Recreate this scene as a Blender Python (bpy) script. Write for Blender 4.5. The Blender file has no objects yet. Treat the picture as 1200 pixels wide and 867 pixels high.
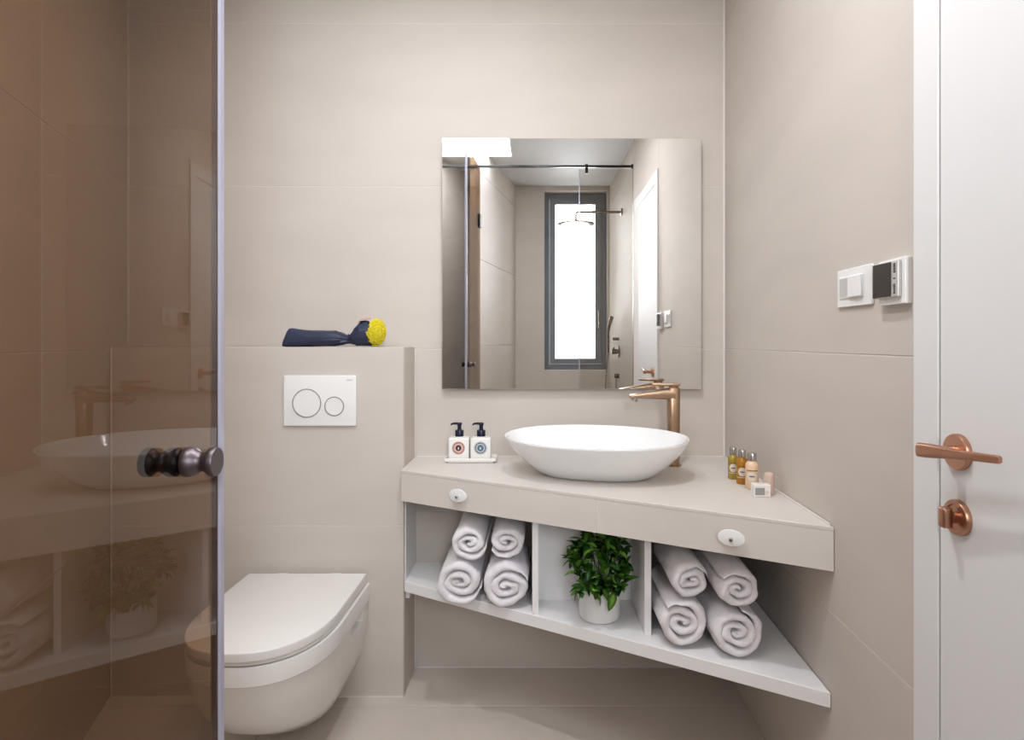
import bpy, bmesh, math, random
from mathutils import Vector, Matrix, noise
random.seed(7)
S = bpy.context.scene
COL = S.collection
R = math.radians

# ------------------------------------------------------------------ camera, world, lights, exposure
F = 700.0                                   # focal length in pixels of the 1200x867 frame
cd = bpy.data.cameras.new('camera'); cam = bpy.data.objects.new('camera', cd); COL.objects.link(cam)
cam.location = (0, 0, 1.22); cam.rotation_euler = (R(90), 0, 0)
cd.sensor_width = 36; cd.sensor_fit = 'HORIZONTAL'; cd.lens = 36*F/1200
cd.shift_x = -28/1200; cd.shift_y = -33.5/1200; cd.clip_start = 0.01
S.camera = cam
W = bpy.data.worlds.new('world'); S.world = W; W.use_nodes = True
W.node_tree.nodes['Background'].inputs[0].default_value = (0.85, 0.92, 1, 1)
W.node_tree.nodes['Background'].inputs[1].default_value = 1.0
S.view_settings.view_transform = 'Standard'; S.view_settings.look = 'None'
S.view_settings.gamma = 1; S.view_settings.use_curve_mapping = False
S.view_settings.exposure = 1.06
PANEL_POWER = 6.0       # ceiling panel emission
WINDOW_POWER = 1.7       # daylit frosted window pane
FILL_W = 5.6  # strength of the added fill lamps in the ceiling, out of view
DAYLIGHT_W = 4.8         # daylight entering through the shower window
dl_ = bpy.data.lights.new('daylight', 'AREA'); dl_.shape = 'RECTANGLE'; dl_.size = .30; dl_.size_y = 1.36; dl_.energy = DAYLIGHT_W; dl_.color = (.90, .94, 1); dl_.spread = R(76)
dlo = bpy.data.objects.new('daylight', dl_); COL.objects.link(dlo); dlo.location = (.3565, -1.002, 1.762); dlo.rotation_euler = (R(86), 0, R(7))
PANEL_COL = (.90, .955, 1.04)

# ------------------------------------------------------------------ materials
def _nt(name):
    m = bpy.data.materials.new(name); m.use_nodes = True
    nt = m.node_tree; b = nt.nodes['Principled BSDF']
    return m, nt, b
def mat(name, col, rough=.5, metal=0, var=0, scale=6, bump=0, bscale=200, trans=0, ior=1.45, coat=0, sheen=0, stretch=None):
    m, nt, b = _nt(name)
    b.inputs['Base Color'].default_value = (*col, 1); b.inputs['Roughness'].default_value = rough
    b.inputs['Metallic'].default_value = metal; b.inputs['Transmission Weight'].default_value = trans
    b.inputs['IOR'].default_value = ior; b.inputs['Coat Weight'].default_value = coat
    b.inputs['Sheen Weight'].default_value = sheen
    tc = nt.nodes.new('ShaderNodeTexCoord'); mp = nt.nodes.new('ShaderNodeMapping')
    nt.links.new(tc.outputs['Object'], mp.inputs[0])
    if stretch: mp.inputs['Scale'].default_value = stretch
    n = nt.nodes.new('ShaderNodeTexNoise'); n.inputs['Scale'].default_value = scale; n.inputs['Detail'].default_value = 5
    nt.links.new(mp.outputs[0], n.inputs['Vector'])
    r = nt.nodes.new('ShaderNodeValToRGB')
    v = max(var, 0.006)
    r.color_ramp.elements[0].position = .3; r.color_ramp.elements[1].position = .7
    r.color_ramp.elements[0].color = (*[c*(1-v) for c in col], 1); r.color_ramp.elements[1].color = (*[min(1, c*(1+v)) for c in col], 1)
    nt.links.new(n.outputs[0], r.inputs[0]); nt.links.new(r.outputs[0], b.inputs['Base Color'])
    if bump:
        n2 = nt.nodes.new('ShaderNodeTexNoise'); n2.inputs['Scale'].default_value = bscale; n2.inputs['Detail'].default_value = 2
        nt.links.new(tc.outputs['Object'], n2.inputs['Vector'])
        bp = nt.nodes.new('ShaderNodeBump'); bp.inputs['Strength'].default_value = bump; bp.inputs['Distance'].default_value = .002
        nt.links.new(n2.outputs[0], bp.inputs['Height']); nt.links.new(bp.outputs[0], b.inputs['Normal'])
    return m
def emit(name, col, s):
    m, nt, b = _nt(name)
    b.inputs['Base Color'].default_value = (.8, .8, .8, 1); b.inputs['Emission Color'].default_value = (*col, 1)
    b.inputs['Emission Strength'].default_value = s
    return m
def sheet_glass(name, tint, rough=0.0, boost=1.0):
    """one face of a tinted sheet: tinted see-through mixed with a mirror-like reflection by Fresnel"""
    m = bpy.data.materials.new(name); m.use_nodes = True; nt = m.node_tree; nt.nodes.clear()
    o = nt.nodes.new('ShaderNodeOutputMaterial'); mx = nt.nodes.new('ShaderNodeMixShader')
    t = nt.nodes.new('ShaderNodeBsdfTransparent'); t.inputs[0].default_value = (*tint, 1)
    g = nt.nodes.new('ShaderNodeBsdfGlossy'); g.inputs['Roughness'].default_value = rough; g.inputs['Color'].default_value = (1, .97, .93, 1)
    lw = nt.nodes.new('ShaderNodeFresnel'); lw.inputs['IOR'].default_value = 1.52
    gm = nt.nodes.new('ShaderNodeNewGeometry')
    k = nt.nodes.new('ShaderNodeMath'); k.operation = 'MULTIPLY'; k.inputs[1].default_value = boost; k.use_clamp = True
    inv = nt.nodes.new('ShaderNodeMath'); inv.operation = 'SUBTRACT'; inv.inputs[0].default_value = 1
    nt.links.new(gm.outputs['Backfacing'], inv.inputs[1])
    k2 = nt.nodes.new('ShaderNodeMath'); k2.operation = 'MULTIPLY'
    nt.links.new(lw.outputs[0], k.inputs[0]); nt.links.new(k.outputs[0], k2.inputs[0]); nt.links.new(inv.outputs[0], k2.inputs[1])
    nt.links.new(k2.outputs[0], mx.inputs[0]); nt.links.new(t.outputs[0], mx.inputs[1]); nt.links.new(g.outputs[0], mx.inputs[2])
    nt.links.new(mx.outputs[0], o.inputs[0])
    return m
M = {}
M['tile'] = mat('greige_porcelain', (.605, .548, .492), .66, var=.035, scale=2.2, bump=.04, bscale=60, stretch=(1, 1, 3))
M['tile_floor'] = mat('floor_porcelain', (.605, .535, .475), .4, var=.05, scale=3, bump=.04, bscale=60)
M['tile_counter'] = mat('counter_porcelain', (.675, .625, .578), .38, var=.03, scale=4, bump=.03, bscale=80)
M['grout'] = mat('pale_grout', (.80, .76, .72), .8, bump=.1, bscale=300)
M['paint'] = mat('white_ceiling_paint', (.60, .59, .575), .7, bump=.03, bscale=150)
M['door'] = mat('white_lacquer', (.76, .75, .74), .55)
M['ceramic'] = mat('white_ceramic', (.88, .88, .875), .08, coat=.5)
M['ceramic_t'] = mat('toilet_ceramic', (.82, .79, .755), .1, coat=.4)
M['plastic'] = mat('white_plastic', (.85, .84, .82), .25)
M['lam'] = mat('white_laminate', (.85, .835, .83), .4)
M['mirror'] = mat('silvered_glass', (.90, .90, .89), .0, metal=1)
M['steel'] = mat('brushed_steel', (.55, .54, .52), .25, metal=1)
M['pewter'] = mat('dark_pewter', (.15, .125, .135), .42, metal=.9)
M['black'] = mat('black_metal', (.02, .018, .017), .3, metal=.6)
M['copper'] = mat('brushed_copper', (.50, .27, .18), .30, metal=1, var=.05, scale=40)
M['bronze'] = mat('brushed_bronze', (.40, .27, .18), .33, metal=1, var=.05, scale=40)
M['dark_bronze'] = mat('dark_bronze', (.22, .17, .135), .3, metal=1)
M['towel'] = mat('terry_cotton', (.86, .82, .84), .95, var=.05, scale=120, bump=.9, bscale=650, sheen=.4)
M['navy'] = mat('navy_wrap_paper', (.026, .034, .070), .5, var=.2, scale=30)
M['ribbon'] = mat('pink_tissue', (.55, .28, .24), .6)
M['yellow'] = mat('yellow_petal', (.86, .74, .03), .6, var=.15, scale=60)
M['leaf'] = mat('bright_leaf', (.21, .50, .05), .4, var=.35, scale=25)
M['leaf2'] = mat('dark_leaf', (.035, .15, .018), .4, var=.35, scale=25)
M['stem'] = mat('green_stem', (.08, .2, .04), .6)
M['soil'] = mat('dark_soil', (.03, .02, .013), 1, bump=.8, bscale=300)
M['pot'] = mat('white_pot', (.80, .80, .79), .35)
M['pump'] = mat('navy_pump_plastic', (.008, .01, .03), .25)
M['bottle_w'] = mat('milk_white_bottle', (.84, .81, .77), .3)
M['amber'] = mat('amber_gel', (.62, .28, .02), .12, trans=.45)
M['olive'] = mat('olive_gel', (.55, .40, .06), .12, trans=.45)
M['peach'] = mat('peach_lotion', (.80, .56, .36), .25)
M['pinkish'] = mat('pale_rose_plastic', (.60, .45, .37), .35)
M['label'] = mat('cream_label', (.72, .65, .56), .5)
M['ink'] = mat('brown_ink', (.16, .08, .06), .5)
M['grey_ink'] = mat('grey_ink', (.30, .29, .29), .5)
M['pink_ink'] = mat('rose_ink', (.50, .20, .19), .5)
M['green_ink'] = mat('green_ink', (.33, .33, .16), .5)
M['blue_ink'] = mat('blue_ink', (.07, .17, .26), .5)
M['dark_ink'] = mat('dark_ink', (.03, .02, .025), .5)
M['screen'] = mat('black_screen', (.018, .015, .014), .06, coat=.6)
M['bezel'] = mat('silver_bezel', (.55, .53, .50), .3, metal=.3)
M['shade'] = mat('painted_recess_shade', (.56, .55, .53), .6)  # grey that paints the shade inside the card slot
M['winframe'] = mat('grey_aluminium', (.20, .215, .235), .4)
M['pane'] = emit('daylit_frosted_pane', (.93, .97, 1), WINDOW_POWER)
M['lamp'] = emit('ceiling_panel_glow', PANEL_COL, PANEL_POWER)
M['seal'] = mat('clear_seal_strip', (.56, .56, .68), .18, trans=.2)
M['glass_door'] = sheet_glass('bronze_tinted_glass', (.57, .462, .372), boost=.92)
M['glass_fix'] = sheet_glass('smoked_fixed_glass', (.88, .87, .85), boost=1.2)

# ------------------------------------------------------------------ object helpers
WL = {}                                           # world location of each object made (no rotations on roots)
def props(o, label=None, cat=None, group=None, kind=None):
    if label: o['label'] = label
    if cat: o['category'] = cat
    if group: o['group'] = group
    if kind: o['kind'] = kind
    return o
def thing(name, loc, label=None, cat=None, group=None, kind=None):
    o = bpy.data.objects.new(name, None); COL.objects.link(o); o.location = loc; o.empty_display_size = .05
    WL[o] = Vector(loc); return props(o, label, cat, group, kind)
def add(name, bm, m, parent=None, smooth=False, label=None, cat=None, group=None, kind=None, angle=35):
    bmesh.ops.recalc_face_normals(bm, faces=bm.faces)
    c = Vector((0, 0, 0))
    for v in bm.verts: c += v.co
    c /= max(1, len(bm.verts))
    bmesh.ops.translate(bm, verts=bm.verts, vec=-c)
    me = bpy.data.meshes.new(name); bm.to_mesh(me); bm.free()
    for mm in (m if isinstance(m, (list, tuple)) else [m]): me.materials.append(M[mm])
    if smooth:
        me.polygons.foreach_set('use_smooth', [True]*len(me.polygons))
        me.set_sharp_from_angle(angle=R(angle))
    o = bpy.data.objects.new(name, me); COL.objects.link(o)
    if parent: o.parent = parent; o.location = c - WL[parent]
    else: o.location = c
    WL[o] = c
    return props(o, label, cat, group, kind)
def B(): return bmesh.new()
def box(bm, a, b, bev=0, seg=1):
    r = bmesh.ops.create_cube(bm, size=1)['verts']
    for v in r: v.co = Vector([(a[i]+b[i])/2 + v.co[i]*(b[i]-a[i]) for i in range(3)])
    if bev:
        es = list({e for v in r for e in v.link_edges})
        bmesh.ops.bevel(bm, geom=es, offset=bev, segments=seg, affect='EDGES', profile=.5)
    return bm
def obox(bm, p0, p1, d0, d1, z0, z1, n, bev=0, seg=1):
    """box along plan line p0->p1, from offset d0 to d1 along plan normal n"""
    n = Vector((n[0], n[1], 0)); a = Vector((p0[0], p0[1], 0)); b = Vector((p1[0], p1[1], 0))
    vs = [bm.verts.new(q + n*d + Vector((0, 0, z))) for z in (z0, z1) for (q, d) in ((a, d0), (b, d0), (b, d1), (a, d1))]
    fs = [(0,1,2,3), (4,5,6,7), (0,1,5,4), (1,2,6,5), (2,3,7,6), (3,0,4,7)]
    ff = [bm.faces.new([vs[i] for i in f]) for f in fs]
    if bev:
        bmesh.ops.bevel(bm, geom=list({e for f in ff for e in f.edges}), offset=bev, segments=seg, affect='EDGES', profile=.5)
    return bm
def prism(bm, pts, z0, z1, bev=0, seg=2):
    n = len(pts)
    lo = [bm.verts.new((p[0], p[1], z0)) for p in pts]; hi = [bm.verts.new((p[0], p[1], z1)) for p in pts]
    ff = [bm.faces.new(lo[::-1]), bm.faces.new(hi)] + [bm.faces.new((lo[i], lo[(i+1) % n], hi[(i+1) % n], hi[i])) for i in range(n)]
    if bev: bmesh.ops.bevel(bm, geom=list({e for f in ff[:2] for e in f.edges}), offset=bev, segments=seg, affect='EDGES', profile=.5)
    return bm
def frame_of(axis):
    a = Vector(axis).normalized(); t = Vector((0, 0, 1)) if abs(a.z) < .9 else Vector((0, 1, 0))
    u = t.cross(a).normalized(); v = a.cross(u); return a, u, v
def lathe(bm, o, axis, prof, n=32, su=1, sv=1):
    """prof: (radius, distance along axis); su/sv stretch the section"""
    a, u, v = frame_of(axis); o = Vector(o); rings = []
    for (r, d) in prof:
        if r < 1e-6: rings.append([bm.verts.new(o+a*d)])
        else: rings.append([bm.verts.new(o + a*d + u*(r*su*math.cos(2*math.pi*i/n)) + v*(r*sv*math.sin(2*math.pi*i/n))) for i in range(n)])
    for p, q in zip(rings, rings[1:]):
        if len(p) == 1 and len(q) == 1: continue
        for i in range(n):
            j = (i+1) % n
            if len(p) == 1: bm.faces.new((p[0], q[i], q[j]))
            elif len(q) == 1: bm.faces.new((p[i], p[j], q[0]))
            else: bm.faces.new((p[i], p[j], q[j], q[i]))
    return bm
def tube(bm, pts, r, n=10):
    pts = [Vector(p) for p in pts]; rings = []; ru = None
    for k, p in enumerate(pts):
        d = (pts[min(k+1, len(pts)-1)]-pts[max(k-1, 0)]).normalized()
        if ru is None: _, u, v = frame_of(d)
        else: u = (ru - d*ru.dot(d)).normalized(); v = d.cross(u)
        ru = u; rr = r[k] if isinstance(r, (list, tuple)) else r
        rings.append([bm.verts.new(p+u*(rr*math.cos(2*math.pi*i/n))+v*(rr*math.sin(2*math.pi*i/n))) for i in range(n)])
    for p, q in zip(rings, rings[1:]):
        for i in range(n): bm.faces.new((p[i], p[(i+1) % n], q[(i+1) % n], q[i]))
    bm.faces.new(rings[0][::-1]); bm.faces.new(rings[-1])
    return bm
def loft(bm, rings, cap0=True, cap1=True):
    vr = [[bm.verts.new(p) for p in r] for r in rings]; n = len(vr[0])
    for p, q in zip(vr, vr[1:]):
        for i in range(n): bm.faces.new((p[i], p[(i+1) % n], q[(i+1) % n], q[i]))
    if cap0: bm.faces.new(vr[0][::-1])
    if cap1: bm.faces.new(vr[-1])
    return bm
def structure(o): o['kind'] = 'structure'; return o

# ------------------------------------------------------------------ plan of the room (metres; camera stands in the shower doorway)
YB = 2.236                                  # back wall
YF = -0.90                                  # window wall behind the camera
ZC = 2.60
ZJ = [0, .585, 1.192, 1.80, 2.41, ZC]       # tile courses
RW0, RW1 = (.707, YB), (.688, 1.095)        # right wall
def rx(y): return RW1[0] + (RW0[0]-RW1[0])*(y-RW1[1])/(RW0[1]-RW1[1])
def lx(y): return -1.527 + .347*(YB-y)      # left wall
BOXF = 2.05; BOXR = -.4535                  # cistern boxing front and right side
BOXH = 1.20
T = .008                                    # tile thickness
G = .0022                                   # joint
def tiles(parent, p0, p1, n, spans, zs, m='tile', off=0):
    """spans: list of (s0, s1) in metres along p0->p1"""
    a = Vector((p0[0], p0[1])); b = Vector((p1[0], p1[1])); d = (b-a).normalized()
    for (s0, s1) in spans:
        for z0, z1 in zip(zs, zs[1:]):
            bm = B(); q0 = a+d*(s0+G/2); q1 = a+d*(s1-G/2)
            obox(bm, q0, q1, -T, off, z0+G/2, z1-G/2, n, bev=.0009)
            add('tile', bm, m, parent)
# floor
fl = thing('floor', (0, 0, 0), kind='structure')
bm = B(); box(bm, (-1.75, -1.25, -.10), (.95, 2.45, -.0095)); add('screed', bm, 'grout', fl)
for xs in ((-1.75, -.86), (-.86, .95)):
    ys = [-1.25, -.99, -.39, .21, .80, 1.40, 2.0, 2.45]
    for y0, y1 in zip(ys, ys[1:]):
        bm = B(); box(bm, (xs[0]+G/2, y0+G/2, -.009), (xs[1]-G/2, y1-G/2, 0), .0009); add('tile', bm, 'tile_floor', fl)
# ceiling
bm = B(); box(bm, (-1.75, -1.25, ZC), (.95, 2.45, ZC+.1)); add('ceiling', bm, 'paint', kind='structure')
# back wall
wb = thing('wall_back', (0, YB, 0), kind='structure')
bm = B(); obox(bm, (-1.60, YB), (.80, YB), .0015-.12, -.0015, 0, ZC, (0, -1)); add('backing', bm, 'grout', wb)
for zs, x0 in ((ZJ[:3], BOXR), (ZJ[2:], lx(YB))):
    tiles(wb, (x0+.002, YB), (.705, YB), (0, -1), [(0, .705-x0-.002)], zs)
# cistern boxing: half-height tiled box the toilet hangs on
wc = thing('wall_cistern', (-.95, BOXF, 0), kind='structure')
bm = B(); box(bm, (lx(BOXF)-.04, BOXF+.0015, 0), (BOXR-.0015, YB-.0105, BOXH-.009)); add('backing', bm, 'grout', wc)
tiles(wc, (lx(BOXF)+.002, BOXF), (BOXR, BOXF), (0, -1), [(0, BOXR-lx(BOXF)-.002)], [0, .588, BOXH])
tiles(wc, (BOXR, BOXF+T), (BOXR, YB-.001), (1, 0), [(0, YB-.001-BOXF-T)], [0, .588, BOXH])
bm = B(); prism(bm, [(lx(BOXF)+.003, BOXF+.001), (BOXR-.001, BOXF+.001), (BOXR-.001, YB-.0105), (lx(YB)+.003, YB-.0105)], BOXH-.0085, BOXH+.0005, .0008, 1)
add('tile', bm, 'tile', wc)
# left wall, splayed
wl = thing('wall_left', (lx(1), 1, 0), kind='structure')
dl = Vector((.347, -1)).normalized(); nl = (1/math.hypot(1, .347), .347/math.hypot(1, .347))
L0 = Vector((lx(YB), YB)); LL = (Vector((lx(YF), YF))-L0).length
bm = B(); obox(bm, L0-dl*.05, L0+dl*(LL+.05), -.12, -.0015, 0, ZC, nl); add('backing', bm, 'grout', wl)
tiles(wl, L0, L0+dl*LL, nl, [(.001, 1.205), (1.205, 2.405), (2.405, LL-.001)], ZJ)
# right wall
wr = thing('wall_right', (.70, 1.5, 0), kind='structure')
dr = (Vector(RW1)-Vector(RW0)).normalized(); nr = (dr.y, -dr.x)
bm = B(); obox(bm, Vector(RW0)-dr*.05, Vector(RW0)+dr*3.2, -.14, -.0015, 0, ZC, nr); add('backing', bm, 'grout', wr)
DW = (YB-1.074)
tiles(wr, RW0, RW1, nr, [(.003, DW)], [0, .585, 1.192, 2.41, ZC])
tiles(wr, RW0, RW1, nr, [(DW, YB-.27)], [2.19, 2.41, ZC])
tiles(wr, RW0, RW1, nr, [(YB-.27, YB-YF-.001)], ZJ)
# window wall behind the camera
wf = thing('wall_front', (0, YF, 0), kind='structure')
WX0, WX1, WZ0, WZ1 = .076, .637, .965, 2.56
for (x0, x1, z0, z1) in ((lx(YF)-.05, WX0, 0, ZC), (WX1, .75, 0, ZC), (WX0, WX1, 0, WZ0), (WX0, WX1, WZ1, ZC)):
    bm = B(); box(bm, (x0, YF-.22, z0), (x1, YF-.0015, z1)); add('backing', bm, 'tile', wf)
tiles(wf, (lx(YF)+.002, YF), (WX0, YF), (0, 1), [(0, WX0-lx(YF)-.002)], ZJ)
tiles(wf, (WX1, YF), (.674, YF), (0, 1), [(0, .036)], ZJ)
tiles(wf, (WX0, YF), (WX1, YF), (0, 1), [(0, WX1-WX0)], [0, .585, WZ0])
# window
w1 = thing('window_1', ((WX0+WX1)/2, YF-.1, WZ0), kind='structure')
yw = YF-.10
def ring(bm, x0, x1, z0, z1, w, y0, y1):
    box(bm, (x0, y0, z0), (x0+w, y1, z1)); box(bm, (x1-w, y0, z0), (x1, y1, z1))
    box(bm, (x0+w, y0, z0), (x1-w, y1, z0+w)); box(bm, (x0+w, y0, z1-w), (x1-w, y1, z1)); return bm
add('frame', ring(B(), WX0+.002, WX1-.002, WZ0+.002, WZ1-.002, .045, yw-.05, yw), 'winframe', w1)
add('sash', ring(B(), WX0+.049, WX1-.049, WZ0+.05, WZ1-.05, .05, yw-.045, yw+.015), 'winframe', w1)
bm = B(); box(bm, (WX0+.098, yw-.03, WZ0+.098), (WX1-.098, yw-.022, WZ1-.098)); add('pane', bm, 'pane', w1)
dlo.parent = w1; dlo.location -= Vector(WL[w1]); dlo['label'] = 'daylight coming through the pane'
wh = B(); box(wh, (WX1-.083, yw+.016, 1.42), (WX1-.065, yw+.03, 1.50), .003); box(wh, (WX1-.081, yw+.03, 1.34), (WX1-.067, yw+.042, 1.49), .003)
add('window_handle', wh, 'steel', w1)
# partition that carries the shower door
wp = thing('wall_partition', (-.27, -.3, 0), kind='structure')
pa, pb = Vector((-.404, .262)), Vector((-.180, YF+.001)); dp = (pb-pa).normalized(); npn = (-dp.y, dp.x)
bm = B(); obox(bm, pa, pb, -.055, -T, 0, ZC, npn); add('backing', bm, 'tile', wp)
tiles(wp, pa, pb, npn, [(0, (pb-pa).length-.004)], ZJ)
# sealant bead in the far right corner
bm = B(); box(bm, (.7005, YB-.0035, BOXH*0+.79), (.7065, YB-.0005, ZC)); add('trim_1', bm, 'grout', kind='structure')
bm = B(); box(bm, (lx(YB)+.0005, YB-.006, BOXH+.002), (lx(YB)+.006, YB-.0008, ZC)); add('trim_4', bm, 'grout', kind='structure')
bm = B(); box(bm, (lx(BOXF)+.0035, BOXF-.004, .0005), (lx(BOXF)+.0085, BOXF-.0005, BOXH)); add('trim_5', bm, 'grout', kind='structure')
# baseboard-free room: a pale joint where box and back wall meet the floor
bm = B(); box(bm, (lx(BOXF)+.01, BOXF-.003, .0005), (BOXR, BOXF-.0002, .003)); add('trim_2', bm, 'grout', kind='structure')
bm = B(); box(bm, (BOXR+.005, YB-.004, .0005), (.70, YB-.0005, .003)); add('trim_3', bm, 'grout', kind='structure')

# ------------------------------------------------------------------ entrance door
d1 = thing('door_1', (.687, .70, 0), kind='structure')
xw = .687
def cas(bm, y0, y1, z0, z1): return box(bm, (xw-.010, y0, z0), (xw+.03, y1, z1), .002)
bm = B(); cas(bm, 1.006, 1.0725, 0, 2.186); add('door_frame', bm, 'door', d1)
bm = B(); cas(bm, .272, .342, 0, 2.186); add('door_frame', bm, 'door', d1)
bm = B(); cas(bm, .3425, 1.0055, 2.117, 2.186); add('door_frame', bm, 'door', d1)
bm = B(); box(bm, (xw-.008, .3445, .006), (xw+.028, 1.0035, 2.114), .0015); add('door_leaf', bm, 'door', d1)
xl = xw-.0083
hy, hz, lz = .957, 1.043, .938
h = B(); lathe(h, (xl, hy, hz), (-1, 0, 0), [(0, 0), (.029, 0), (.029, .006), (.0275, .0085), (0, .0085)], 40)
ros = add('door_handle', h, 'copper', d1, True, label='round copper rose with a flared lever')
h = B()
rings = []
for (x, y, zc, hw, hh) in ((xl-.0085, hy-.002, hz, .010, .010), (xl-.03, hy, hz+.001, .009, .009), (xl-.045, hy+.004, hz+.002, .010, .011), ):
    rings.append([(x, y+hw*math.cos(a), zc+hh*math.sin(a)) for a in [2*math.pi*i/16 for i in range(16)]])
loft(h, rings)
add('lever_neck', h, 'copper', ros, True)
h = B(); rings = []
for (y, x, hh, th) in ((hy+.020, xl-.050, .0095, .005), (hy+.018, xl-.052, .0115, .0075), (hy, xl-.052, .0115, .0075), (hy-.03, xl-.050, .0095, .006), (hy-.08, xl-.046, .0068, .0045), (hy-.135, xl-.042, .0058, .004), (hy-.138, xl-.042, .0045, .003)):
    zc = hz+.002 + (hy-y)*.09
    rings.append([(x+th*math.copysign(abs(math.cos(a))**.6, math.cos(a)), y, zc+hh*math.copysign(abs(math.sin(a))**.6, math.sin(a))) for a in [2*math.pi*(i+.5)/20 for i in range(20)]])
loft(h, rings); add('lever', h, 'copper', ros, True)
h = B(); lathe(h, (xl, hy, lz), (-1, 0, 0), [(0, 0), (.0285, 0), (.0285, .006), (.027, .0085), (.021, .0085), (.020, .006), (0, .006)], 40)
lock = add('privacy_lock', h, 'copper', d1, True, label='round copper rose with a thumb turn')
h = B(); tube(h, [(xl-.006, hy, lz), (xl-.016, hy, lz)], .009, 20)
add('turn_stem', h, 'copper', lock, True)
h = B(); box(h, (xl-.030, hy-.007, lz-.0165), (xl-.014, hy+.009, lz+.0165), .004, 3); add('thumb_turn', h, 'copper', lock, True)

# ------------------------------------------------------------------ ceiling panel and added fill lamps
PX0, PX1, PY0, PY1 = -.72, -.17, -.02, .95
c = thing('ceiling_light', ((PX0+PX1)/2, (PY0+PY1)/2, ZC), 'large white luminous panel set in the ceiling above the open glass door', 'ceiling light')
bm = B()
for a, b, c_, d in ((PX0, PX0+.012, PY0, PY1), (PX1-.012, PX1, PY0, PY1), (PX0+.012, PX1-.012, PY0, PY0+.012), (PX0+.012, PX1-.012, PY1-.012, PY1)): box(bm, (a, c_, ZC-.012), (b, d, ZC-.0005))
add('frame', bm, 'door', c)
bm = B(); box(bm, (PX0+.013, PY0+.013, ZC-.008), (PX1-.013, PY1-.013, ZC-.001)); add('diffuser', bm, 'lamp', c)
def fill_spot(x, y, lab, w):  # made-up fill lamp with a round housing, outside the view
    c2 = thing('added_fill_spot', (x, y, ZC), lab, 'ceiling light', 'added ceiling fill lamps')
    bm = B(); lathe(bm, (x, y, ZC), (0, 0, -1), [(.034, .0005), (.045, .0005), (.045, .004), (.034, .006), (.034, .0005)], 32); add('trim_ring', bm, 'door', c2, True)
    bm = B(); lathe(bm, (x, y, ZC), (0, 0, -1), [(0, .0005), (.033, .0005), (.033, .002), (0, .002)], 32); add('lens', bm, 'pot', c2)
    ld = bpy.data.lights.new('fill_light', 'AREA'); ld.shape = 'DISK'; ld.size = .066; ld.energy = w; ld.color = (.95, .96, 1)
    lo = bpy.data.objects.new('fill_light', ld); COL.objects.link(lo); lo.parent = c2; lo.location = (0, 0, -.008); lo['label'] = 'added fill lamp'
fill_spot(.05, 1.05, 'small round white downlight added in the ceiling over the middle of the room', FILL_W)  # added to lift the right wall, shelf and floor
fill_spot(-.42, 1.62, 'small round white downlight added in the ceiling nearest the mirror wall', FILL_W*.28)  # added to brighten the upper left of the back wall

# ------------------------------------------------------------------ mirror
mr = thing('wall_mirror', (.132, YB, 1.044), 'large square frameless mirror on the tiled wall above the basin', 'mirror')
bm = B(); box(bm, (-.316, 2.212, 1.075), (.58, YB-.0005, 1.94)); add('backing', bm, 'winframe', mr)
bm = B(); box(bm, (-.3465, 2.205, 1.044), (.611, 2.2115, 1.970), .0012)
o = add('mirror_glass', bm, 'mirror', mr)

# ------------------------------------------------------------------ vanity counter and shelf
ZT, ZU = .789, .686
CL, CR = Vector((-.452, 1.999)), Vector((rx(1.384)-.0025, 1.384))
ce = (CR-CL).normalized(); cn = Vector((ce.y, -ce.x))      # outward normal, towards the camera
def xr(y): return rx(y)-.0025
vc = thing('vanity_counter', (.12, 2.0, ZU), 'thick greige tiled wedge-shaped counter built between toilet box and right wall', 'counter')
CLr = (BOXR+.0015, YB-.001)
i0 = CL - cn*.0095 ; i1 = CR - cn*.0095
bm = B(); prism(bm, [(BOXR+.0015, i0.y), (xr(i1.y), i1.y), (xr(YB)-.001, YB-.001), (BOXR+.0015, YB-.001)], ZU, ZT-.0095)
add('core', bm, 'grout', vc)
tA = [(CL.x, CL.y), (CR.x, CR.y), (xr(YB)-.001, YB-.001), (BOXR+.0015, YB-.001), (BOXR+.0015, BOXF-.003), (CL.x, BOXF-.003)]
bm = B(); prism(bm, tA, ZT-.009, ZT, .0008, 1); add('tile', bm, 'tile_counter', vc)
LC = (CR-CL).length
for s0, s1 in ((0, .7065), (.7095, LC)):
    bm = B(); obox(bm, CL+ce*s0, CL+ce*s1, -.009, -.0003, ZU, ZT-.0095, cn, .0006); add('tile', bm, 'tile_counter', vc)
bm = B(); obox(bm, CL+ce*.7068, CL+ce*.7092, -.0094, -.0007, ZU+.0003, ZT-.0098, cn); add('joint', bm, 'grout', vc)
bm = B(); box(bm, (CL.x+.0005, CL.y+.006, ZU), (CL.x+.006, BOXF-.002, ZT-.0095)); add('tile', bm, 'tile_counter', vc)
bm = B(); obox(bm, (xr(YB), YB-.004), (xr(1.40), 1.40), 0, .004, ZT+.0003, ZT+.004, (-1, 0)); add('sealant', bm, 'grout', vc)
bm = B(); box(bm, (BOXR+.003, YB-.005, ZT+.0003), (.70, YB-.001, ZT+.003)); add('sealant', bm, 'grout', vc)
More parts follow.
